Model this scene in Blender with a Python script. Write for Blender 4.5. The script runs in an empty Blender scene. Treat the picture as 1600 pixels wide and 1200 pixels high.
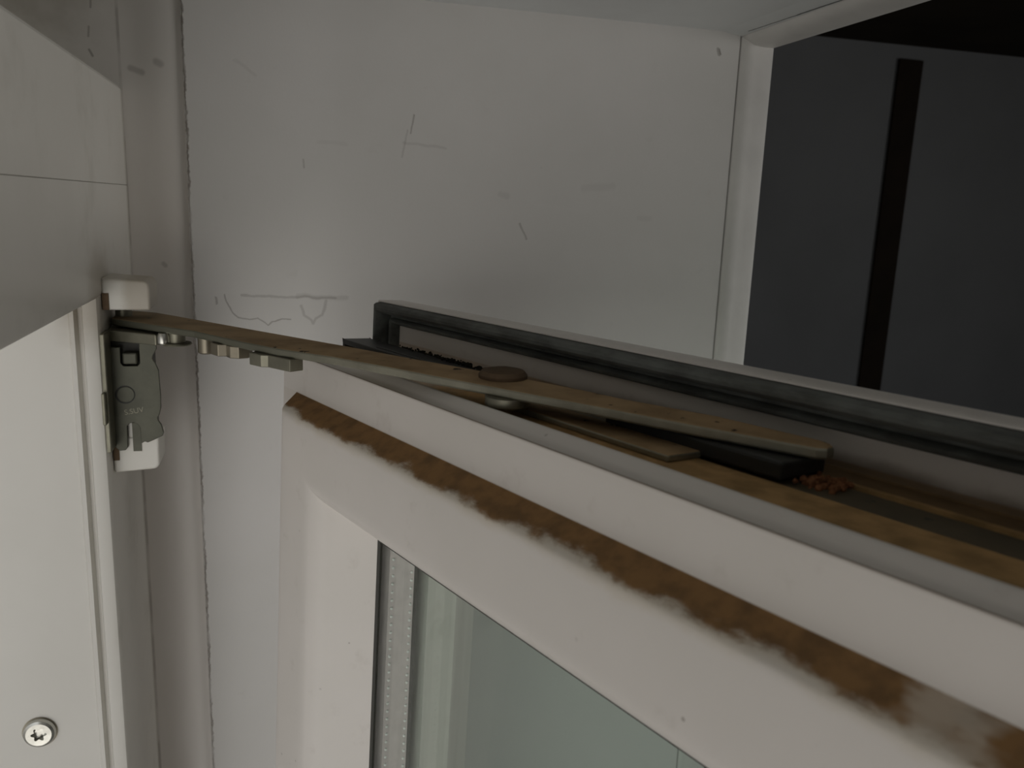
import bpy, bmesh, math, random
from mathutils import Vector, Matrix
random.seed(7)
S = bpy.context.scene
COL = S.collection

# ------------------------------------------------------------------ camera
CAM = Vector((0.086, 0.0, 1.9))
R = Matrix(((0.96465477, 0.01943775, -0.26279905),
            (-0.26091461, 0.2102606, -0.94218578),
            (0.03694232, 0.97745212, 0.20790048)))
cd = bpy.data.cameras.new('camera'); cam = bpy.data.objects.new('camera', cd); COL.objects.link(cam)
cam.matrix_world = Matrix.Translation(CAM) @ R.to_4x4()
cd.sensor_width = 36; cd.lens = 1300 / 1600 * 36
cd.clip_start = 0.002; cd.clip_end = 50
cd.dof.use_dof = True; cd.dof.focus_distance = 0.40; cd.dof.aperture_fstop = 22
S.camera = cam

# ------------------------------------------------------------------ sky and daylight
SKY = 1.0
w = bpy.data.worlds.new('overcast_sky'); S.world = w; w.use_nodes = True
nt = w.node_tree; nt.nodes.clear()
out = nt.nodes.new('ShaderNodeOutputWorld'); bg = nt.nodes.new('ShaderNodeBackground')
tc = nt.nodes.new('ShaderNodeTexCoord'); sx = nt.nodes.new('ShaderNodeSeparateXYZ'); rp = nt.nodes.new('ShaderNodeValToRGB')
mr = nt.nodes.new('ShaderNodeMapRange'); mr.inputs['From Min'].default_value = -1; mr.inputs['From Max'].default_value = 1
nt.links.new(tc.outputs['Generated'], sx.inputs[0]); nt.links.new(sx.outputs['Z'], mr.inputs['Value'])
nt.links.new(mr.outputs[0], rp.inputs[0]); nt.links.new(rp.outputs[0], bg.inputs['Color'])
e = rp.color_ramp.elements
e[0].position = 0.0; e[0].color = (1.25, 1.21, 1.14, 1)
e[1].position = 1.0; e[1].color = (0.62, 0.65, 0.67, 1)
n_ = e.new(0.47); n_.color = (1.22, 1.18, 1.12, 1)
n_ = e.new(0.53); n_.color = (0.66, 0.665, 0.67, 1)
# the sky is open towards -Y, the house opposite (-X) and the far side hide most of it
dt = nt.nodes.new('ShaderNodeVectorMath'); dt.operation = 'DOT_PRODUCT'; dt.inputs[1].default_value = (-0.12, -0.99, 0.0)
nt.links.new(tc.outputs['Generated'], dt.inputs[0])
m2 = nt.nodes.new('ShaderNodeMapRange'); m2.interpolation_type = 'SMOOTHSTEP'
m2.inputs['From Min'].default_value = 0.45; m2.inputs['From Max'].default_value = 1.0
m2.inputs['To Min'].default_value = 0.22 * SKY; m2.inputs['To Max'].default_value = 1.9 * SKY
nt.links.new(dt.outputs['Value'], m2.inputs['Value']); m3 = nt.nodes.new('ShaderNodeMapRange'); m3.interpolation_type = 'SMOOTHSTEP'      # made-up bright side, added to light the room-facing frame faces
m3.inputs['From Min'].default_value = 0.2; m3.inputs['From Max'].default_value = 0.9
m3.inputs['To Min'].default_value = 0.0; m3.inputs['To Max'].default_value = 3.2 * SKY
nt.links.new(sx.outputs['X'], m3.inputs['Value'])
ad = nt.nodes.new('ShaderNodeMath'); ad.operation = 'ADD'
nt.links.new(m2.outputs[0], ad.inputs[0]); nt.links.new(m3.outputs[0], ad.inputs[1]); nt.links.new(ad.outputs[0], bg.inputs['Strength'])
nt.links.new(bg.outputs[0], out.inputs[0])
def portal(name, sx_, sy_, loc, rot):
    pl = bpy.data.lights.new(name, 'AREA'); pl.shape = 'RECTANGLE'; pl.size = sx_; pl.size_y = sy_
    pl.cycles.is_portal = True
    po = bpy.data.objects.new(name, pl); COL.objects.link(po)
    po.location = loc; po.rotation_euler = rot
portal('window_daylight', 2.1, 1.15, (-0.085, -0.58, 1.32), (math.radians(90), 0, math.radians(-90)))
portal('added_opening_light', 1.8, 1.4, (3.62, -.9, 1.5), (math.radians(90), 0, math.radians(90)))  # portal of the unseen opening added to brighten the frame's room side

S.view_settings.view_transform = 'Standard'; S.view_settings.look = 'None'
S.view_settings.gamma = 1; S.view_settings.use_curve_mapping = False
S.view_settings.exposure = -0.16
S.cycles.max_bounces = 14; S.cycles.diffuse_bounces = 8; S.cycles.transparent_max_bounces = 16
S.cycles.use_denoising = True

# ------------------------------------------------------------------ helpers: objects
def tag(o, label=None, cat=None, group=None, kind=None):
    for k, v in (('label', label), ('category', cat), ('group', group), ('kind', kind)):
        if v: o[k] = v
    return o
def empty(name, loc=(0, 0, 0), rot=None):
    o = bpy.data.objects.new(name, None); COL.objects.link(o)
    if rot is not None: o.matrix_world = Matrix.Translation(loc) @ rot.to_4x4()
    else: o.location = loc
    o.empty_display_size = 0.02
    return o
def build(name, bm, mats, parent=None, smooth=False, bevel=0, angle=40, segs=2):
    """bm is written in the parent's own frame when parent has local geometry (parent matrix identity offset kept)"""
    bmesh.ops.remove_doubles(bm, verts=bm.verts, dist=1e-7)
    bmesh.ops.recalc_face_normals(bm, faces=bm.faces)
    me = bpy.data.meshes.new(name); bm.to_mesh(me); bm.free()
    o = bpy.data.objects.new(name, me); COL.objects.link(o)
    if not isinstance(mats, (list, tuple)): mats = [mats]
    for m in mats: me.materials.append(m)
    if parent: o.parent = parent
    if bevel:
        b = o.modifiers.new('bevel', 'BEVEL'); b.width = bevel; b.segments = segs; b.limit_method = 'ANGLE'
        b.angle_limit = math.radians(angle); b.harden_normals = False
    if smooth:
        for p in me.polygons: p.use_smooth = True
        bmx = bmesh.new(); bmx.from_mesh(me)
        for ed in bmx.edges:
            if len(ed.link_faces) == 2 and ed.calc_face_angle() > math.radians(32): ed.smooth = False
        bmx.to_mesh(me); bmx.free()
    return o
def off(pts, d): return [tuple(a - b for a, b in zip(p, d)) for p in pts]
def add_box(bm, x0, x1, y0, y1, z0, z1, rz=0.0, c=None):
    vs = [Vector((x, y, z)) for z in (z0, z1) for x, y in ((x0, y0), (x1, y0), (x1, y1), (x0, y1))]
    if rz:
        m = Matrix.Rotation(rz, 3, 'Z'); cc = Vector(((x0 + x1) / 2, (y0 + y1) / 2, 0))
        vs = [m @ (v - cc) + cc for v in vs]
    v = [bm.verts.new(p) for p in vs]
    for f in ((0, 3, 2, 1), (4, 5, 6, 7), (0, 1, 5, 4), (1, 2, 6, 5), (2, 3, 7, 6), (3, 0, 4, 7)): bm.faces.new([v[i] for i in f])
def add_prism(bm, pts, axis, a0, a1):
    """extrude a 2D outline along an axis; pts are the two other coordinates in x,y,z order"""
    def P(p, a):
        return {'z': (p[0], p[1], a), 'y': (p[0], a, p[1]), 'x': (a, p[0], p[1])}[axis]
    A = [bm.verts.new(P(p, a0)) for p in pts]; B = [bm.verts.new(P(p, a1)) for p in pts]
    n = len(pts)
    bm.faces.new(A[::-1]); bm.faces.new(B)
    for i in range(n): bm.faces.new((A[i], A[(i + 1) % n], B[(i + 1) % n], B[i]))
def add_cyl(bm, c, r, z0, z1, n=28, axis='z', prof=None, r2=None):
    """lathe: prof = list of (radius, height)"""
    prof = prof or [(0, z0), (r, z0), (r2 or r, z1), (0, z1)]
    rings = []
    for rr, h in prof:
        if rr == 0:
            rings.append([h]); continue
        rings.append([(rr * math.cos(2 * math.pi * i / n), rr * math.sin(2 * math.pi * i / n), h) for i in range(n)])
    def W(p):
        if axis == 'z': q = (p[0], p[1], p[2]); return bm.verts.new((c[0] + q[0], c[1] + q[1], q[2]))
        if axis == 'y': return bm.verts.new((c[0] + p[0], p[2], c[1] + p[1]))
    R_ = []
    for rg in rings:
        if len(rg) == 1: R_.append([W((0, 0, rg[0]))])
        else: R_.append([W(p) for p in rg])
    for a, b in zip(R_, R_[1:]):
        for i in range(n):
            j = (i + 1) % n
            if len(a) == 1 and len(b) > 1: bm.faces.new((a[0], b[i], b[j]))
            elif len(b) == 1 and len(a) > 1: bm.faces.new((a[i], a[j], b[0]))
            elif len(a) > 1: bm.faces.new((a[i], a[j], b[j], b[i]))

# ------------------------------------------------------------------ helpers: materials
class Mat:
    def __init__(s, name):
        s.m = bpy.data.materials.new(name); s.m.use_nodes = True
        s.t = s.m.node_tree; s.t.nodes.clear()
        s.out = s.t.nodes.new('ShaderNodeOutputMaterial'); s.b = s.t.nodes.new('ShaderNodeBsdfPrincipled')
        s.t.links.new(s.b.outputs[0], s.out.inputs[0])
        s.co = s.t.nodes.new('ShaderNodeTexCoord').outputs['Object']
    def n(s, typ, **kw):
        nd = s.t.nodes.new(typ)
        for k, v in kw.items(): setattr(nd, k, v)
        return nd
    def link(s, a, b): s.t.links.new(a, b)
    def put(s, sock, v):
        if isinstance(v, bpy.types.NodeSocket): s.link(v, sock)
        else: sock.default_value = v
    def math(s, op, a, b=0.0, c=0.0, clamp=False):
        nd = s.n('ShaderNodeMath', operation=op, use_clamp=clamp)
        s.put(nd.inputs[0], a); s.put(nd.inputs[1], b)
        if len(nd.inputs) > 2: s.put(nd.inputs[2], c)
        return nd.outputs[0]
    def vm(s, op, a, b=None, scale=None, outp=0):
        nd = s.n('ShaderNodeVectorMath', operation=op)
        s.put(nd.inputs[0], a)
        if b is not None: s.put(nd.inputs[1], b)
        if scale is not None: s.put(nd.inputs['Scale'], scale)
        return nd.outputs[outp]
    def noise(s, scale, detail=4, rough=.55, vec=None, stretch=None, dist=0):
        nd = s.n('ShaderNodeTexNoise'); v = vec or s.co
        if stretch: v = s.vm('MULTIPLY', v, stretch)
        s.link(v, nd.inputs['Vector']); nd.inputs['Scale'].default_value = scale
        nd.inputs['Detail'].default_value = detail; nd.inputs['Roughness'].default_value = rough
        nd.inputs['Distortion'].default_value = dist
        return nd.outputs[0]
    def step(s, v, a, b, o0=0.0, o1=1.0):
        nd = s.n('ShaderNodeMapRange', interpolation_type='SMOOTHSTEP')
        s.put(nd.inputs['Value'], v); nd.inputs['From Min'].default_value = a; nd.inputs['From Max'].default_value = b
        nd.inputs['To Min'].default_value = o0; nd.inputs['To Max'].default_value = o1
        return nd.outputs[0]
    def mix(s, f, a, b):
        nd = s.n('ShaderNodeMix', data_type='RGBA')
        s.put(nd.inputs[0], f)
        for sk, v in ((nd.inputs[6], a), (nd.inputs[7], b)):
            if isinstance(v, tuple): sk.default_value = (*v, 1) if len(v) == 3 else v
            else: s.link(v, sk)
        return nd.outputs[2]
    def xyz(s, v=None):
        nd = s.n('ShaderNodeSeparateXYZ'); s.link(v or s.co, nd.inputs[0]); return nd.outputs
    def seg(s, p, a, b, width, soft=1.6):
        ab = tuple(y - x for x, y in zip(a, b)); L2 = sum(c * c for c in ab)
        pa = s.vm('SUBTRACT', p, a)
        h = s.math('DIVIDE', s.vm('DOT_PRODUCT', pa, ab, outp=1), L2, clamp=True)
        d = s.vm('LENGTH', s.vm('SUBTRACT', pa, s.vm('SCALE', ab, scale=h)), outp=1)
        return s.step(d, width * .4, width * soft, 1.0, 0.0)
    def base(s, c): s.put(s.b.inputs['Base Color'], (*c, 1) if isinstance(c, tuple) else c)
    def rough(s, v): s.put(s.b.inputs['Roughness'], v)
    def metal(s, v): s.put(s.b.inputs['Metallic'], v)
    def bump(s, h, strength=.3, dist=.0005):
        nd = s.n('ShaderNodeBump'); nd.inputs['Strength'].default_value = strength; nd.inputs['Distance'].default_value = dist
        s.put(nd.inputs['Height'], h); s.link(nd.outputs[0], s.b.inputs['Normal'])

def plain(name, c, rough=.5, metal=0, nscale=60, amt=.12, bump=.1, bd=.0003):
    m = Mat(name)
    if rough >= .75: m.b.inputs['Specular IOR Level'].default_value = .15
    n = m.noise(nscale, 5)
    f = m.step(n, .3, .75)
    m.base(m.mix(f, c, tuple(x * (1 - amt) for x in c))); m.rough(rough); m.metal(metal)
    if bump: m.bump(m.noise(nscale * 6, 3), bump, bd)
    return m.m

PVC = (0.64, 0.62, 0.585)

# painted plaster of the reveal
def wall_mat():
    m = Mat('painted_plaster')
    big = m.noise(7, 4, .6); fine = m.noise(700, 3, .6); mid = m.noise(60, 4, .6)
    col = m.mix(m.step(big, .3, .7), (0.73, 0.715, 0.70), (0.68, 0.67, 0.65))
    col = m.mix(m.math('MULTIPLY', m.step(mid, .62, .85), .15), col, (0.40, 0.38, 0.33))
    p = m.vm('ADD', m.co, m.vm('SCALE', m.vm('SUBTRACT', m.n_col(90), (.5, .5, .5)), scale=.0035))
    p = m.vm('MULTIPLY', p, (1, 0, 1))
    # scuffs: (X, Z) of the two ends, width, strength
    marks = [((.1660, 1.9530), (.1640, 1.9425), .0005, .55), ((.1600, 1.9370), (.1860, 1.9345), .0009, .30),
             ((.1620, 1.9440), (.1590, 1.9280), .0005, .25), ((.2370, 1.8890), (.2415, 1.8795), .0006, .45),
             ((.2470, 1.9020), (.2820, 1.8990), .0008, -.25), ((.0990, 1.9230), (.0992, 1.9180), .0006, .35),
             ((.3700, 2.0085), (.3712, 2.0050), .0009, .95), ((.3712, 2.0085), (.3722, 2.0055), .0005, .8),
             ((.0470, 1.8408), (.0474, 1.8370), .0007, .5), ((.2800, 1.9140), (.3000, 1.9160), .0022, .16),
             ((.3200, 1.8960), (.3290, 1.8960), .0015, .14), ((.2230, 1.9080), (.2270, 1.9070), .0016, .22),
             ((.0620, 1.9760), (.0730, 1.9690), .0009, .18), ((.1080, 1.9340), (.1250, 1.9340), .0012, .14),
             # upper edge of the filled patch: pale ridge highlight painted in, then stains
             ((.0480, 1.8435), (.0700, 1.8445), .0010, -.35), ((.0620, 1.8418), (.1180, 1.8398), .0007, .35),
             ((.0950, 1.8412), (.1240, 1.8395), .0014, .35)]
    for a, b, wd, st in marks:
        k = m.seg(p, (a[0], 0, a[1]), (b[0], 0, b[1]), wd)
        k = m.math('MULTIPLY', k, abs(st) * (.8 if wd < .00075 else .5))
        col = m.mix(k, col, (0.13, 0.11, 0.09) if st > 0 else (0.74, 0.73, 0.71))
    # flaked outline of the patch
    out = [(.0520, 1.8420), (.0530, 1.8375), (.0560, 1.8320), (.0595, 1.8285), (.0650, 1.8272), (.0700, 1.8280), (.0740, 1.8250),
           (.0765, 1.8228), (.0790, 1.8255), (.0850, 1.8268), (.0900, 1.8272)]
    dark = 0.0
    for a, b in zip(out, out[1:]):
        dark = m.math('MAXIMUM', dark, m.seg(p, (a[0], 0, a[1]), (b[0], 0, b[1]), .0004))
    out = [(.0965, 1.8350), (.0985, 1.8290), (.1020, 1.8262), (.1030, 1.8240), (.1050, 1.8270), (.1090, 1.8290), (.1120, 1.8380)]
    for a, b in zip(out, out[1:]):
        dark = m.math('MAXIMUM', dark, m.math('MULTIPLY', m.seg(p, (a[0], 0, a[1]), (b[0], 0, b[1]), .0008), .6))
    col = m.mix(m.math('MULTIPLY', dark, .45), col, (0.16, 0.14, 0.12))
    # specks
    vo = m.n('ShaderNodeTexVoronoi'); m.link(m.co, vo.inputs['Vector']); vo.inputs['Scale'].default_value = 38
    sp = m.math('MULTIPLY', m.step(vo.outputs['Distance'], .018, .035, 1, 0), m.step(m.noise(9), .5, .62))
    col = m.mix(m.math('MULTIPLY', sp, .6), col, (.16, .14, .12))
    # dirty ragged paint seam towards the window strip
    x = m.xyz()
    seam = m.step(m.math('ABSOLUTE', m.math('SUBTRACT', m.math('ADD', x[0], m.math('MULTIPLY', m.math('SUBTRACT', m.noise(260, 3), .5), .003)), .0347)), .0001, .0010, 1, 0)
    seam = m.math('MULTIPLY', seam, m.step(m.noise(35, 3), .38, .62, .25, .9))
    col = m.mix(seam, col, (.22, .19, .165))
    m.base(col); m.rough(.55)
    h = m.math('ADD', m.math('MULTIPLY', fine, .35), m.math('MULTIPLY', m.noise(45, 3), 1.0))
    h = m.math('SUBTRACT', h, m.math('MULTIPLY', dark, .8))
    m.bump(h, .22, .0006)
    return m.m
def n_col(s, scale):
    nd = s.n('ShaderNodeTexNoise'); s.link(s.co, nd.inputs['Vector']); nd.inputs['Scale'].default_value = scale
    nd.inputs['Detail'].default_value = 3
    return nd.outputs['Color']
Mat.n_col = n_col
M_wall = wall_mat()
def soffit_mat():
    m = Mat('soffit_paint')
    col = m.mix(m.step(m.noise(14, 5), .3, .75), (0.79, 0.815, 0.82), (0.73, 0.75, 0.755))
    p = m.vm('ADD', m.vm('MULTIPLY', m.co, (1, 1, 0)), m.vm('SCALE', m.vm('SUBTRACT', m.n_col(120), (.5, .5, .5)), scale=.0012))
    p = m.vm('MULTIPLY', p, (1, 1, 0))
    k = m.math('MAXIMUM', m.seg(p, (.3834, .522, 0), (.3848, .470, 0), .0004), m.seg(p, (.3848, .470, 0), (.3858, .425, 0), .0006))
    col = m.mix(m.math('MULTIPLY', k, .93), col, (.03, .028, .025))
    m.base(col); m.rough(.55); m.bump(m.math('SUBTRACT', m.noise(80, 4), m.math('MULTIPLY', k, .8)), .25, .0006)
    return m.m
M_soffit = soffit_mat()
M_bead = plain('bead_paint', (0.74, 0.725, 0.705), .45, nscale=30, amt=.1, bump=.25)
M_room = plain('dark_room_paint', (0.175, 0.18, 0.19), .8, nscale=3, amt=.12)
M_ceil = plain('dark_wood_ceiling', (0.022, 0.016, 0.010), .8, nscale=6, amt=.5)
M_floor = plain('floor_boards', (0.30, 0.24, 0.18), .5, nscale=6, amt=.3)
M_batten = plain('dark_brown_batten', (0.014, 0.008, 0.004), .75, nscale=12, amt=.4)
M_facade = plain('facade_render', (0.55, 0.54, 0.5), .9, nscale=20)

def strip_mat():
    m = Mat('strip_paint')
    col = m.mix(m.step(m.noise(16, 4, stretch=(1, 1, .25)), .35, .7), (0.83, 0.80, 0.77), (0.78, 0.74, 0.70))
    x = m.xyz()
    # grime towards the top beside the window head; shade painted along the frame joint
    g = m.math('MULTIPLY', m.step(x[2], 1.93, 2.02), m.step(x[0], .012, -.03))
    g = m.math('MULTIPLY', g, m.step(m.noise(30, 4), .3, .7, .3, 1))
    col = m.mix(m.math('MULTIPLY', g, .55), col, (.24, .22, .15))
    s2 = m.math('MULTIPLY', m.step(m.math('ABSOLUTE', m.math('SUBTRACT', x[0], .0005)), .0003, .0012, 1, 0), m.step(m.noise(40, 2), .35, .6, .08, .4))
    col = m.mix(s2, col, (.24, .21, .18))
    p = m.vm('MULTIPLY', m.co, (1, 0, 1))
    for a, b, wd, st in [((-.012, 2.005), (-.0125, 1.998), .0005, .4), ((-.014, 1.988), (-.0145, 1.983), .0005, .4), ((-.0145, 1.976), (-.013, 1.973), .0006, .5),
                         ((.006, 1.968), (.012, 1.966), .0016, .3), ((.020, 1.972), (.022, 1.971), .0018, .3), ((.0185, 1.86), (.0195, 1.859), .0012, .3)]:
        col = m.mix(m.math('MULTIPLY', m.seg(p, (a[0], 0, a[1]), (b[0], 0, b[1]), wd), st), col, (.12, .10, .08))
    m.base(col); m.rough(.5); m.bump(m.noise(80, 4), .25, .0006)
    return m.m
M_strip = strip_mat()

def frame_mat():
    m = Mat('aged_white_frame')
    x = m.xyz()
    col = m.mix(m.step(m.noise(10, 4), .3, .7), (0.70, 0.68, 0.635), (0.66, 0.64, 0.595))
    g = m.step(m.noise(22, 4, .6), .5, .8, 0, .35)
    g = m.math('MULTIPLY', g, m.step(x[0], -.004, -.001))
    col = m.mix(g, col, (.34, .32, .26))
    # grime where head meets hinge
    q = m.vm('LENGTH', m.vm('SUBTRACT', m.co, (0, .44, 1.852)), outp=1)
    qq = m.step(m.math('ADD', q, m.math('MULTIPLY', m.noise(60, 3), .02)), .018, .045, .55, 0)
    col = m.mix(qq, col, (.30, .25, .18))
    # crack in the bead line of the screw
    # darker towards the joint with the wall strip
    j = m.math('MULTIPLY', m.step(x[1], .524, .530), .5)
    col = m.mix(j, col, (.28, .26, .20))
    m.base(col); m.rough(.38); m.bump(m.noise(25, 3), .12, .0006)
    return m.m
M_frame = frame_mat()
M_frame_edge = plain('frame_rebate', (0.68, 0.665, 0.62), .35, nscale=20, amt=.05, bump=.05)

# ------------------------------------------------------------------ sash frame of reference (sash stands ajar and leans slightly)
U = Vector((0.35751798, -0.93372293, 0.01850362)); V = Vector((0.03688212, 0.03391412, 0.99874398)); W = U.cross(V)
SR = Matrix((U, -W, V)).transposed()            # local x along the rail, y towards the room, z up
U0, V0 = -0.3747, -0.0846                       # outer top corner of the outdoor face, from the camera position
U1, VB = 0.60, -1.05
SO = (U0, 0.1448, VB)                           # sash origin: foot of the hinge side
def sash_mat():
    m = Mat('sash_plastic')
    x = m.xyz()
    u = m.math('ADD', x[0], SO[0]); y = m.math('ADD', x[1], SO[1]); z = m.math('ADD', x[2], SO[2])
    col = m.mix(m.step(m.noise(12, 4), .3, .7), (0.76, 0.715, 0.675), (0.72, 0.68, 0.635))
    sm = m.math('MULTIPLY', m.step(m.noise(60, 4, .65), .58, .75), .14)
    col = m.mix(sm, col, (.34, .28, .22))
    vo = m.n('ShaderNodeTexVoronoi'); m.link(m.co, vo.inputs['Vector']); vo.inputs['Scale'].default_value = 75
    sp = m.math('MULTIPLY', m.step(vo.outputs['Distance'], .03, .06, 1, 0), m.step(m.noise(25), .5, .6))
    col = m.mix(m.math('MULTIPLY', sp, .5), col, (.15, .11, .08))
    # brown rain dirt on the sloped ledge, thick at the crease, ragged towards the face
    nn = m.math('MULTIPLY', m.math('SUBTRACT', m.noise(70, 6, .65, stretch=(.55, 1, 1)), .5), .0105)
    lo = m.math('MULTIPLY', m.math('SUBTRACT', m.noise(14, 2, .5, stretch=(1, .1, .1)), .5), .006)
    edge = m.math('ADD', m.math('ADD', z, nn), lo)
    edge = m.math('SUBTRACT', edge, m.step(u, -.22, -.06, 0, .0018))
    led = m.step(edge, -.0852, -.0828)
    thin = m.math('MULTIPLY', led, m.step(m.math('ADD', m.noise(40, 4, .6, stretch=(.6, 1, 1)), m.step(u, -.16, -.08, .16, .10)), .38, .48, .42, 1))
    on = m.math('MULTIPLY', m.step(y, .1552, .1546), m.step(z, -.0777, -.0779))
    hal = m.math('MULTIPLY', m.step(edge, -.0895, -.0835, 0, .38), m.step(z, -.0777, -.0779))
    hal = m.math('MULTIPLY', hal, m.step(y, .1552, .1546))
    col = m.mix(hal, col, (.56, .46, .29))
    bro = m.mix(m.step(m.noise(120, 5), .35, .7), (.265, .145, .056), (.165, .092, .038))
    col = m.mix(m.math('MULTIPLY', m.math('MULTIPLY', thin, on), .97), col, bro)
    # dust lying on the groove floor and in the fine slot before it
    fl = m.math('MULTIPLY', m.step(y, .1648, .1655), m.step(z, -.0575, -.0585))
    fl = m.math('MULTIPLY', fl, m.math('MULTIPLY', m.step(y, .2270, .2258), m.step(z, -.0700, -.0690)))
    fl = m.math('MULTIPLY', fl, m.step(m.math('ADD', u, m.math('MULTIPLY', m.noise(60), .03)), -.30, -.26, .55, 1))
    col = m.mix(fl, col, m.mix(m.step(m.noise(90, 5), .35, .7), (.48, .30, .135), (.30, .19, .085)))
    sl = m.math('MULTIPLY', m.step(m.math('ABSOLUTE', m.math('SUBTRACT', y, .15605)), .0004, .0010, 1, 0), m.step(z, -.0640, -.0615))
    col = m.mix(m.math('MULTIPLY', sl, .9), col, (.13, .075, .034))
    # grime low on the flange face
    gf = m.math('MULTIPLY', m.step(m.math('ADD', z, m.math('MULTIPLY', m.noise(50, 4), .006)), -.0560, -.0510, .75, 0), m.step(y, .215, .216))
    gf = m.math('MULTIPLY', gf, m.step(u, -.34, -.2))
    col = m.mix(gf, col, (.15, .10, .06))
    dm = m.math('MAXIMUM', m.math('MULTIPLY', thin, on), fl)
    m.base(col); m.rough(m.step(dm, 0, 1, .42, .9)); m.put(m.b.inputs['Specular IOR Level'], m.step(dm, 0, 1, .5, .12)); m.bump(m.noise(60, 4), .08, .0004)
    return m.m
M_sash = sash_mat()
def rubber_mat():
    m = Mat('dusty_rubber')
    n = m.noise(120, 5, .6, stretch=(.4, 1, 1))
    m.base(m.mix(m.step(n, .3, .7), (.135, .145, .135), (.060, .062, .056))); m.rough(.7); m.bump(n, .3, .0004); return m.m
M_rubber = rubber_mat()
M_seal = plain('dark_seal', (.05, .048, .04), .6, nscale=80)
def steel_mat(name, base=(.35, .335, .265), dust=1.0, metal=.75, rough=.42):
    m = Mat(name)
    g = m.n('ShaderNodeNewGeometry'); nz = m.xyz(g.outputs['Normal'])[2]
    x = m.xyz()
    n = m.noise(70, 5, .6)
    col = m.mix(m.step(n, .35, .7), base, tuple(c * .78 for c in base))
    if dust == 1.0: col = m.mix(m.step(x[0], .06, .12), (.17, .17, .13), col)
    topf = m.step(nz, .75, .95)
    along = m.step(x[0], -.02, .11, .60, 1.0)
    d = m.math('MULTIPLY', m.math('MULTIPLY', topf, along), m.step(m.noise(45, 5, .6), .2, .45, .75, 1))
    d = m.math('MULTIPLY', d, dust)
    dc = m.mix(m.step(m.noise(60, 5), .35, .7), (.40, .275, .15), (.27, .18, .095))
    dc = m.mix(m.step(m.noise(150, 3), .66, .72), dc, (.03, .022, .016))
    col = m.mix(d, col, dc)
    m.base(col); m.metal(m.math('MULTIPLY', m.math('SUBTRACT', 1.0, d), metal))
    m.rough(m.math('ADD', rough, m.math('MULTIPLY', d, .4))); m.put(m.b.inputs['Specular IOR Level'], m.step(d, 0, 1, .5, .15))
    m.bump(m.noise(260, 4), .15, .0003)
    return m.m
M_arm = steel_mat('zinc_steel_dusty')
M_steel = steel_mat('zinc_steel', base=(.25, .24, .185), dust=0, rough=.45)
M_plate = steel_mat('dull_zinc', base=(.108, .108, .083), dust=0, metal=.5, rough=.5)
M_grime = plain('caked_grime', (.16, .11, .07), .9, nscale=90, amt=.4, bump=.4)
M_bright = steel_mat('bright_steel', base=(.62, .61, .56), dust=0, metal=.9, rough=.25)
M_copper = steel_mat('yellowed_steel', base=(.23, .205, .155), dust=0, metal=.7, rough=.35)
M_black = plain('black_plastic', (.018, .018, .016), .5, nscale=90, amt=.3, bump=.3)
M_cap = None
def cap_mat():
    m = Mat('cap_plastic'); x = m.xyz()
    col = m.mix(m.step(m.noise(30, 3), .3, .7), (.72, .70, .65), (.66, .64, .58))
    g = m.math('MULTIPLY', m.step(x[2], 1.842, 1.844), m.step(m.math('ADD', x[0], m.math('MULTIPLY', m.noise(90, 3), .006)), .0105, .0165))
    col = m.mix(m.math('MULTIPLY', g, .55), col, (.33, .27, .19))
    g2 = m.math('MULTIPLY', m.step(x[2], 1.8555, 1.860), .55)
    col = m.mix(g2, col, (.38, .33, .24))
    m.base(col); m.rough(.35); return m.m
M_cap = cap_mat()
def glass_mat():
    m = Mat('window_glass'); t = m.t
    t.nodes.remove(m.b)
    tr = m.n('ShaderNodeBsdfTransparent'); tr.inputs[0].default_value = (.95, .975, .96, 1)
    gl = m.n('ShaderNodeBsdfGlossy'); gl.inputs['Roughness'].default_value = .03
    g = m.n('ShaderNodeNewGeometry')
    c = m.math('ABSOLUTE', m.vm('DOT_PRODUCT', g.outputs['Incoming'], g.outputs['Normal'], outp=1))
    f = m.math('MULTIPLY_ADD', m.math('POWER', m.math('SUBTRACT', 1.0, c, clamp=True), 5.0), .96, .04)
    mx = m.n('ShaderNodeMixShader')
    m.link(f, mx.inputs[0]); m.link(tr.outputs[0], mx.inputs[1]); m.link(gl.outputs[0], mx.inputs[2])
    m.link(mx.outputs[0], m.out.inputs[0]); return m.m
M_glass = glass_mat()
M_spacer = plain('aluminium_spacer', (.80, .71, .70), .38, .3, nscale=150, amt=.1, bump=.15)

# ------------------------------------------------------------------ the setting
YW, YR, ZS = .536, -1.70, 2.020        # reveal planes and soffit height
def struct(name, bm, mat, **k): return tag(build(name, bm, mat, **k), kind='structure')
bm = bmesh.new()      # hinge-side reveal with the plaster beyond it
add_prism(bm, [(.0348, .5245), (.0960, .53275), (.1010, .5335), (.1060, .5342), (.1110, .5349), (.1160, .53545), (.1220, .53595), (.1300, .5360), (.3858, .5360), (.3864, .5400), (.3864, 2.2), (-.15, 2.2), (-.15, .62), (.031, .60), (.0335, .5272)], 'z', 0, 2.405)
struct('wall_left', bm, M_wall, smooth=True)
bm = bmesh.new()      # plaster strip between frame and reveal
add_prism(bm, [(-.15, .5305), (.004, .5305), (.011, .5293), (.018, .5276), (.025, .5266), (.0305, .5268), (.0336, .5285), (.0338, .599), (-.15, .61)], 'z', 0, ZS)
struct('trim_1', bm, M_strip, smooth=True)
def bead_prof(s=1):
    return [(.3871, .545), (.3873, .5366), (.3885, .5352), (.391, .5344), (.394, .5342), (.397, .5347), (.402, .5355), (.409, .5360), (.4122, .5368), (.4135, .539), (.4135, .62), (.3871, .62)]
bm = bmesh.new(); add_prism(bm, bead_prof(), 'z', 0, 2.0175)
struct('trim_2', bm, M_bead, smooth=True)
bm = bmesh.new()      # the same bead along the lintel, its face turned down
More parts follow.
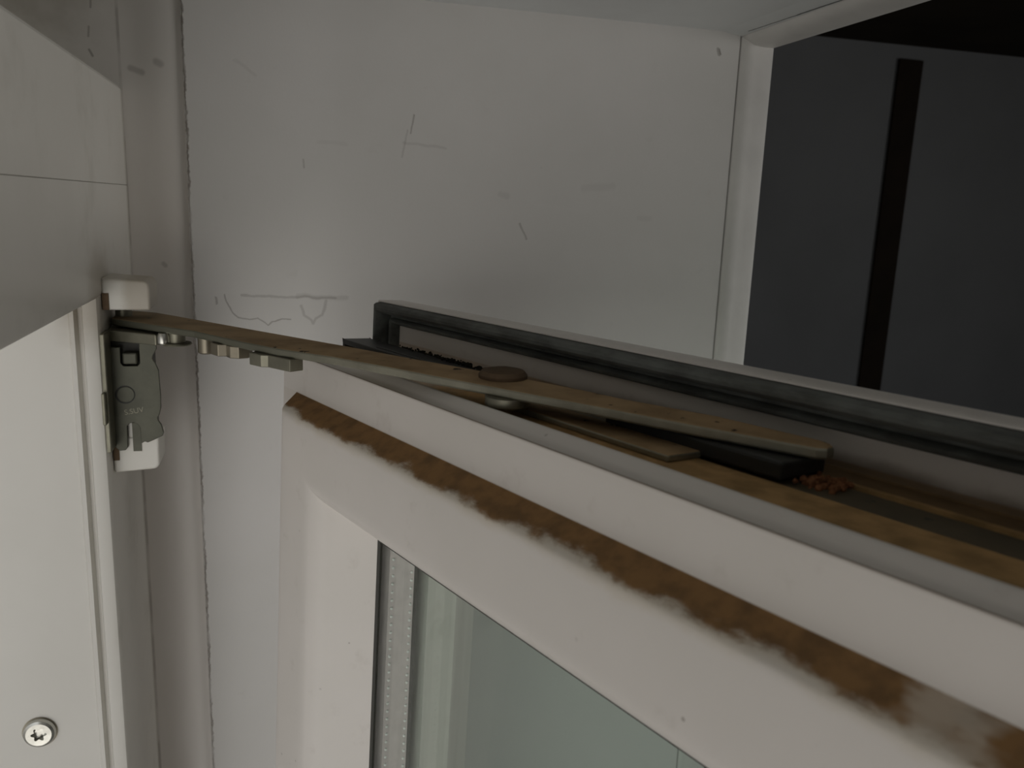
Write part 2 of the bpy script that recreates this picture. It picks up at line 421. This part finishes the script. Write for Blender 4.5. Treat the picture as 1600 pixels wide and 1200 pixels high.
pr = [(x, ZS - (YW - y)) for x, y in bead_prof()]
pr = [(x, (2.0188 - (z - 2.0182)) if False else z) for x, z in pr]
lint = [(.3874, 2.030), (.3874, 2.0180), (.3885, 2.0164), (.392, 2.0146), (.397, 2.0128), (.405, 2.0122), (.4115, 2.0124), (.4135, 2.014), (.4135, 2.10), (.3876, 2.10)]
add_prism(bm, lint, 'y', YR, .545)
struct('trim_3', bm, M_bead, smooth=True)
bm = bmesh.new()      # lintel with the soffit
add_prism(bm, [(-.15, ZS), (.372, ZS), (.382, 2.0185), (.3866, 2.0180), (.3868, 2.03), (.3868, 2.405), (-.15, 2.405)], 'y', YR, .5362)
struct('wall_top', bm, M_soffit)
bm = bmesh.new(); add_box(bm, -.15, -.072, YR, .56, 1.94, ZS); struct('wall_front', bm, M_facade)
bm = bmesh.new(); add_box(bm, -.15, .4135, -2.5, YR, 0, 2.405); struct('wall_right', bm, M_bead)
bm = bmesh.new(); add_box(bm, -.15, .4135, YR, .536, 0, .70); struct('wall_bottom', bm, M_bead)
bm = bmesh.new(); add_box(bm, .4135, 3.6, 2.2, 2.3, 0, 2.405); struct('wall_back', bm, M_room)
bm = bmesh.new()      # wall across the room, with an unseen opening added to let in light
add_box(bm, 3.6, 3.7, -2.6, -1.8, 0, 2.405); add_box(bm, 3.6, 3.7, 0, 2.3, 0, 2.405)
add_box(bm, 3.6, 3.7, -1.8, 0, 0, .8); add_box(bm, 3.6, 3.7, -1.8, 0, 2.2, 2.405)
struct('wall_far', bm, M_bead)
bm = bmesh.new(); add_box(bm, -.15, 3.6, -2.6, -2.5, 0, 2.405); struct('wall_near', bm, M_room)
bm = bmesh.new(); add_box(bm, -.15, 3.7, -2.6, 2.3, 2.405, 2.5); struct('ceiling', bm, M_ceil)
bm = bmesh.new(); add_box(bm, -.15, 3.7, -2.6, 2.3, -.1, 0); struct('floor', bm, M_floor)

bm = bmesh.new(); add_box(bm, 1.834, 1.918, 2.190, 2.2, 0, 2.366)
tag(build('wooden_batten', bm, M_batten, bevel=.003), 'dark brown upright batten on the grey wall of the dim room', 'batten')

# fixed window frame
fr = empty('window_1', (-.03, .49, .70)); tag(fr, kind='structure')
def fchild(name, bm, mat, **k):
    o = build(name, bm, mat, fr, **k); o.matrix_parent_inverse = Matrix.Translation((.03, -.49, -.70)); return o
jp = [(-.070, .4405), (-.0146, .4405), (-.0141, .4398), (-.0135, .4388), (-.0118, .4388), (-.0113, .4402), (-.0108, .4430), (-.0084, .4430), (-.0080, .4385),
      (-.0074, .4376), (-.0028, .4375), (-.0012, .4379), (-.0005, .4388), (0, .4405), (0, .5305), (-.070, .5305)]
bm = bmesh.new(); add_prism(bm, jp, 'z', .70, 1.90); fchild('jamb', bm, M_frame, smooth=True)
bm = bmesh.new(); add_prism(bm, [(x, YR + .536 - y) for x, y in jp], 'z', .70, 1.90); fchild('jamb', bm, M_frame, smooth=True)
hp = [(-.070, 1.853), (-.0146, 1.853), (-.012, 1.851), (-.006, 1.8492), (-.0025, 1.8490), (-.0005, 1.8500), (.0005, 1.852), (.0008, 1.9040), (-.070, 1.9040)]
bm = bmesh.new(); add_prism(bm, hp, 'y', YR, .5305); fchild('head', bm, M_frame, smooth=True)
hp2 = [(-.070, 1.9041), (.0004, 1.90415), (.0008, 1.9044), (.0006, 1.9560), (-.0006, 1.9578), (-.003, 1.9583), (-.070, 1.9583)]
bm = bmesh.new(); add_prism(bm, hp2, 'y', YR, .5305); fchild('head_extension', bm, M_frame, smooth=True)
bm = bmesh.new(); add_box(bm, -.07, 0, YR, .4375, .70, .76); fchild('sill', bm, M_frame, bevel=.003)

# screw in the jamb
sc = empty('frame_screw', (-.0425, .4405, 1.620)); tag(sc, 'shiny round-headed metal screw with a star recess in the jamb, lower left', 'screw')
c = (0, 0)
bm = bmesh.new()
R1, n = .0078, 40
prof = [(.0078, .0006), (.0080, -.0012), (.0074, -.0026), (.0062, -.0033), (.0050, -.0032)]
rings = []
for r, y in prof: rings.append([bm.verts.new((r * math.cos(2 * math.pi * i / 48), y, r * math.sin(2 * math.pi * i / 48))) for i in range(48)])
def star(i, k=1.0):
    a = 2 * math.pi * i / 48; return (.0032 + .0007 * math.cos(6 * a)) * k, a
for y, k in ((-.0031, 1.0), (-.0008, .93)):
    rings.append([bm.verts.new((star(i, k)[0] * math.cos(star(i)[1]), y, star(i, k)[0] * math.sin(star(i)[1]))) for i in range(48)])
for a, b in zip(rings, rings[1:]):
    for i in range(48): bm.faces.new((a[i], a[(i + 1) % 48], b[(i + 1) % 48], b[i]))
bm.faces.new(rings[-1])
build('head', bm, M_bright, sc, smooth=True)
bm = bmesh.new(); add_cyl(bm, (0, 0), .0085, -.0004, .0, axis='y', n=36); build('washer', bm, M_copper, sc)

# ------------------------------------------------------------------ hinge bearing on the frame
hb = empty('hinge_bearing', (0, .445, 1.759)); tag(hb, 'steel corner hinge with white end caps on the frame at left', 'hinge')
def hchild(name, bm, mat, parent=None, **k):
    o = build(name, bm, mat, parent or hb, **k)
    if not parent: o.matrix_parent_inverse = Matrix.Translation((0, -.445, -1.759))
    return o
plate = [(.0022, 1.8245), (.0068, 1.8245), (.0068, 1.8165), (.0080, 1.8150), (.0145, 1.8150), (.0157, 1.8165), (.0157, 1.8290), (.0236, 1.8290), (.0238, 1.8236), (.0218, 1.8200), (.0216, 1.8185),
         (.0228, 1.8165), (.0242, 1.8125), (.0246, 1.8000), (.0244, 1.7930), (.0234, 1.7892), (.0226, 1.7880), (.0228, 1.7865), (.0242, 1.7840), (.0252, 1.7798), (.0245, 1.7782),
         (.0200, 1.7760), (.0172, 1.7748), (.0160, 1.7755), (.0143, 1.7745), (.0140, 1.7830), (.0128, 1.7848), (.0110, 1.7856), (.0092, 1.7852), (.0080, 1.7838), (.0078, 1.7728), (.0066, 1.7712), (.0040, 1.7710), (.0022, 1.7726)]
bm = bmesh.new(); add_prism(bm, plate, 'y', .4450, .4468)
bk = hchild('bracket', bm, M_plate, bevel=.0003)
bm = bmesh.new(); add_box(bm, .0002, .0024, .4330, .4475, 1.7735, 1.8330); add_box(bm, -.0001, .0016, .4295, .4340, 1.7885, 1.8045)
hchild('side_leaf', bm, M_steel, bevel=.0005)
bm = bmesh.new(); add_box(bm, .0004, .0195, .4500, .4720, 1.7660, 1.8270)
hchild('bearing_block', bm, M_seal, bevel=.001)
bm = bmesh.new(); add_box(bm, .0078, .0146, .4440, .4500, 1.8160, 1.8218); hchild('peg', bm, M_plate, bevel=.0008)
bm = bmesh.new(); add_cyl(bm, (.0083, 1.8004), 0, 0, 0, axis='y', n=32, prof=[(0, .4446), (.0039, .4446), (.0042, .4449), (.0042, .4456), (0, .4456)])
ph = hchild('pin_head', bm, M_plate, smooth=True)
bm = bmesh.new(); add_cyl(bm, (.0080, 1.8003), 0, 0, 0, axis='y', n=32, prof=[(0, .44485), (.0047, .44485), (.0047, .4456), (0, .4456)])
hchild('pin_recess', bm, M_black, ph)
# stamp
tx = bpy.data.curves.new('stamp', 'FONT'); tx.body = 'S.SUV'; tx.size = .0038; tx.extrude = .00012; tx.align_x = 'CENTER'
to = bpy.data.objects.new('stamp', tx); COL.objects.link(to)
to.matrix_world = Matrix.Translation((.0118, .4450, 1.7905)) @ Matrix.Rotation(math.radians(9), 4, 'Y').inverted() @ Matrix.Rotation(math.radians(90), 4, 'X')
bpy.context.view_layer.update()
dg = bpy.context.evaluated_depsgraph_get(); me = bpy.data.meshes.new_from_object(to.evaluated_get(dg)); me.transform(to.matrix_world)
bpy.data.objects.remove(to); me.materials.clear(); me.materials.append(M_steel)
st = bpy.data.objects.new('stamp', me); COL.objects.link(st); st.parent = bk
# tongue under the arm
bm = bmesh.new()
add_prism(bm, [(.0006, .4470), (.0090, .4425), (.0255, .4318), (.0300, .4370), (.0270, .4600), (.0006, .4700)], 'z', 1.8275, 1.8328)
hchild('tongue', bm, M_steel, bevel=.0005)
# caps
def cap(z0, z1, low):
    bm = bmesh.new(); n = 14
    x0, x1, y0, y1 = .0002, .0222, (.4472 if low else .4440), .4700
    prof = [(x0, z0), (x1, z0), (x1, z1), (x0, z1)]
    pts = []
    r = .0035
    def arc(cx, cz, a0, a1): return [(cx + r * math.cos(math.radians(a0 + (a1 - a0) * i / 8)), cz + r * math.sin(math.radians(a0 + (a1 - a0) * i / 8))) for i in range(9)]
    if low: pts = [(x0, z0 - .0012), (x0, z1), (x1 + .0003, z1)] + arc(x1 - r, z0 + r, 0, -80) 
    else: pts = [(x0, z0), (x1, z0)] + arc(x1 - r, z1 - r, 0, 85) + [(x0, z1 + .0012)]
    add_prism(bm, pts, 'y', y0, y1)
    return bm
cp = hchild('cover_cap', cap(1.8432, 1.8580, False), M_cap, bevel=.0012, segs=3)
c2 = hchild('cover_cap', cap(1.7598, 1.7775, True), M_cap, bevel=.0012, segs=3)
tag(cp, 'brown-smudged white cap')
bm = bmesh.new(); add_box(bm, .0004, .0034, .4434, .4450, 1.8434, 1.8515); hchild('notch', bm, M_grime, cp)
bm = bmesh.new(); add_box(bm, .0004, .0032, .4464, .4475, 1.7655, 1.7725); hchild('notch', bm, M_grime, c2)
bm = bmesh.new(); add_cyl(bm, (.0060, .4660), .0040, 1.8330, 1.8440); hchild('pivot_pin', bm, M_steel, smooth=True)
# smaller box peeking in the slot
bm = bmesh.new(); add_box(bm, .0100, .0140, .4468, .4500, 1.7700, 1.7850); hchild('slot_tab', bm, M_plate)
bm = bmesh.new(); add_box(bm, .0079, .0102, .4478, .4500, 1.7705, 1.7850); hchild('inner_cap', bm, M_cap)

# ------------------------------------------------------------------ scissor arm
ZT = 1.8375
arm = empty('stay_arm', (.006, .456, 1.834)); tag(arm, 'long flat dusty steel arm reaching from the hinge onto the open sash', 'stay arm')
AO = Matrix.Translation((-.006, -.456, -1.834))
def achild(name, bm, mat, parent=None, **k):
    o = build(name, bm, mat, parent or arm, **k); o.matrix_parent_inverse = AO if not parent else Matrix.Identity(4); return o
outl = [(.0012, .4570), (.0268, .4322), (.0450, .4145), (.0690, .3810), (.0830, .3635), (.1050, .3425), (.1277, .3155), (.1522, .2855), (.1611, .2745), (.1821, .2495), (.2054, .2205), (.2262, .1958), (.2285, .1930),
        (.2315, .1918), (.2345, .1930), (.2358, .1962), (.2352, .2000), (.2303, .2085), (.2185, .2300), (.1973, .2564), (.1895, .2690), (.1729, .2920), (.1583, .3100), (.1361, .3370), (.1127, .3675), (.0848, .4010), (.0504, .4430), (.0300, .4680), (.0200, .4800), (.0100, .4860), (.0012, .4850)]
bm = bmesh.new(); add_prism(bm, outl, 'z', ZT - .0036, ZT)
achild('lever', bm, M_arm, bevel=.0008, angle=50)
# boss on the back edge above the sash
bm = bmesh.new(); add_cyl(bm, (.1648, .2955), 0, 0, 0, n=36, prof=[(0, ZT - .003), (.0092, ZT - .003), (.0092, ZT + .0012), (.0080, ZT + .0026), (.0045, ZT + .0034), (0, ZT + .0036)])
achild('rivet_boss', bm, M_grime, smooth=True)
bm = bmesh.new(); add_cyl(bm, (.1626, .2795), 0, 0, 0, n=32, prof=[(0, ZT - .0072), (.0072, ZT - .0072), (.0082, ZT - .0064), (.0082, ZT - .0034), (0, ZT - .0034)])
achild('rivet', bm, M_steel, smooth=True)
bm = bmesh.new(); add_cyl(bm, (.0292, .4310), 0, 0, 0, n=20, prof=[(0, 1.8283), (.0026, 1.8283), (.0031, 1.8290), (.0031, 1.8318), (.0024, 1.8338), (0, 1.8340)])
achild('stud', bm, M_bright, smooth=True)
bm = bmesh.new(); add_cyl(bm, (.0352, .4320), 0, 0, 0, n=32, prof=[(0, 1.8278), (.0066, 1.8278), (.0070, 1.8284), (.0066, 1.8290), (.0040, 1.8292), (.0040, 1.8339), (0, 1.8339)])
achild('eccentric_pin', bm, M_steel, smooth=True)
bm = bmesh.new(); add_cyl(bm, (.0500, .4190), 0, 0, 0, n=24, prof=[(0, 1.8258), (.0036, 1.8258), (.0042, 1.8264), (.0042, 1.8339), (0, 1.8339)])
achild('bolt', bm, M_copper, smooth=True)
bm = bmesh.new(); add_cyl(bm, (.0600, .4020), .0070, 1.8282, 1.8339, n=6); add_cyl(bm, (.0660, .3950), .0058, 1.8282, 1.8339, n=8)
achild('hexagon_nut', bm, M_copper, bevel=.0004)
bm = bmesh.new()
add_prism(bm, [(.0710, .3745), (.0760, .3680), (.0790, .3672), (.0880, .3560), (.0935, .3595), (.0900, .3700), (.0780, .3830)], 'z', 1.8284, 1.8339)
achild('locking_block', bm, M_steel, bevel=.0004)
# lower guide plate and slide shoe under the free end

# ------------------------------------------------------------------ the open sash
sa = empty('window_sash', CAM + U * SO[0] - W * SO[1] + V * SO[2], SR)
tag(sa, 'off-white plastic window sash standing open, brown dirt along its top ledge', 'window sash')
def sweep(bm, prof, closed=True):
    rings = []
    for a, y in prof:
        rings.append([bm.verts.new(p) for p in ((a, y - SO[1], V0 - a - VB), (U1 - U0 - a, y - SO[1], V0 - a - VB), (U1 - U0 - a, y - SO[1], a), (a, y - SO[1], a))])
    n = len(rings)
    for i in range(n if closed else n - 1):
        A, B = rings[i], rings[(i + 1) % n]
        for k in range(4): bm.faces.new((A[k], A[(k + 1) % 4], B[(k + 1) % 4], B[k]))
sp = [(-.0482, .2185), (-.0486, .2195), (-.0486, .2335), (-.0478, .2350), (.0400, .2350), (.0530, .2150), (.0530, .1985), (.0410, .1975), (.0410, .1718), (.0520, .1718),
      (.0505, .1698), (.0400, .1572), (.0385, .1552), (.0372, .1530), (.0357, .1508), (.0340, .1490), (.0320, .1474), (.0300, .1462), (.0280, .1456), (.0250, .1452), (.0120, .1448), (.0030, .1446), (.0008, .1448), (-.0006, .1454), (-.0020, .1470),
      (-.0064, .1543), (-.0069, .1550), (-.0071, .1551), (-.0238, .1551), (-.0246, .1553), (-.0249, .1557), (-.0228, .1559), (-.0228, .1563), (-.0243, .1566), (-.0245, .1572), (-.0246, .1578), (-.0258, .1600), (-.0278, .1630), (-.0281, .1637), (-.0280, .1645), (-.0272, .1652),
      (-.0241, .1656), (-.0241, .1935), (-.0195, .1940), (-.0195, .2130), (-.0241, .2135), (-.0241, .2255), (-.0248, .2262), (-.0474, .2262), (-.0477, .2188)]
bm = bmesh.new(); sweep(bm, sp)
build('sash_frame', bm, M_sash, sa, smooth=True)
gp = [(-.0472, .2268), (-.0475, .2190), (-.0472, .2168), (-.0464, .2150), (-.0450, .2143), (-.0436, .2147), (-.0424, .2162), (-.0417, .2185), (-.0413, .2232), (-.0396, .2238), (-.0392, .2218), (-.0382, .2206), (-.0370, .2212), (-.0360, .2235), (-.0356, .2268)]
bm = bmesh.new(); sweep(bm, gp)
build('rubber_gasket', bm, M_rubber, sa, smooth=True)
bm = bmesh.new(); sweep(bm, [(.0412, .1712), (.0522, .1712), (.0530, .1718), (.0530, .1722), (.0412, .1722)])
build('glazing_gasket', bm, M_seal, sa)
x0, x1, z0, z1 = .0415, U1 - U0 - .0415, .0415, V0 - VB - .0415
for y in (.1723, .1923):
    bm = bmesh.new(); add_box(bm, x0, x1, y - SO[1], y - SO[1] + .004, z0, z1); build('glass_pane', bm, M_glass, sa)
bm = bmesh.new(); sweep(bm, [(.0465, .1768), (.0537, .1768), (.0537, .1900), (.0465, .1900)])
zz = V0 - VB - .058
while zz > .60:        # crimped bumps in two rows along the hinge-side spacer
    for y in (.1786, .1885):
        r = .00078
        q = bmesh.ops.create_icosphere(bm, subdivisions=2, radius=r, matrix=Matrix.Translation((.0538, y - SO[1], zz)))
        for vt in q['verts']:
            for fc in vt.link_faces: fc.material_index = 1
    zz -= .0040
build('spacer_bar', bm, [M_spacer, plain('spacer_bump', (.9, .9, .88), .3, .1, bump=0)], sa)
bm = bmesh.new(); sweep(bm, [(.0460, .1901), (.0536, .1901), (.0536, .1922), (.0460, .1922)])
build('sealant_line', bm, M_seal, sa)
# hardware in the top groove
def L(u, y, v): return (u - SO[0], y - SO[1], v - SO[2])
def hbox(bm, u0, u1, y0, y1, v0, v1): 
    a, b = L(u0, y0, v0), L(u1, y1, v1); add_box(bm, a[0], b[0], a[1], b[1], a[2], b[2])
bm = bmesh.new(); hbox(bm, -.27, .50, .1955, .2120, -.0640, -.0612)
rail = build('slide_rail', bm, steel_mat('rail_steel', base=(.050, .052, .036), dust=.22, metal=.2), sa, bevel=.0005)
bm = bmesh.new(); hbox(bm, -.4195, -.2480, .1960, .2125, -.0600, -.0572)
hbox(bm, -.3850, -.2560, .1985, .2100, -.0575, -.0566); hbox(bm, -.4195, -.4165, .1960, .2125, -.0900, -.0572)
build('corner_drive', bm, M_black, sa, bevel=.0006)
bm = bmesh.new(); hbox(bm, -.205, -.1330, .1940, .2150, -.0600, -.0545)
shoe = build('slide_shoe', bm, M_black, sa, bevel=.001)
bm = bmesh.new(); hbox(bm, -.240, -.1620, .1800, .1950, -.0605, -.0582)
build('guide_plate', bm, M_arm, sa, bevel=.0006)

# dirt lying in the groove
def crumbs(name, spots, mat, label, cat):
    o0 = spots[0]
    base = CAM + U * o0[0] - W * o0[1] + V * o0[2]
    bm = bmesh.new()
    for u, y, v, r in spots:
        p = CAM + U * u - W * y + V * v - base
        res = bmesh.ops.create_icosphere(bm, subdivisions=2, radius=r, matrix=Matrix.Translation(p))
        for vt in res['verts']: vt.co += Vector((random.uniform(-1, 1), random.uniform(-1, 1), random.uniform(-1, 1))) * r * .28
    o = build(name, bm, mat, smooth=False); o.location = base
    tag(o, label, cat, kind='stuff'); return o
rs = random.Random(3)
crumbs('rust_crumbs', [(-.1270 + rs.uniform(-.0055, .0055), .2055 + rs.gauss(0, .003), -.0612 + rs.uniform(0, .0016), rs.uniform(.0005, .0013)) for _ in range(70)],
       plain('rust_orange', (.30, .13, .06), .9, nscale=300, amt=.5), 'orange-brown rust crumbs in the groove just past the arm end', 'rust crumbs')
crumbs('cobweb_dirt', [((lambda t: (-.385 + .105 * t, .2120 + rs.gauss(0, .0016) - .004 * t, -.0568 + rs.uniform(-.0012, .0004 + .0014 * t), rs.uniform(.0002, .0006 + .0005 * t)))(rs.random() ** .7)) for _ in range(420)],
       plain('black_dirt', (.03, .026, .018), .95, nscale=300, amt=.5), 'black cobwebby dirt on the groove hardware behind the arm', 'dirt')
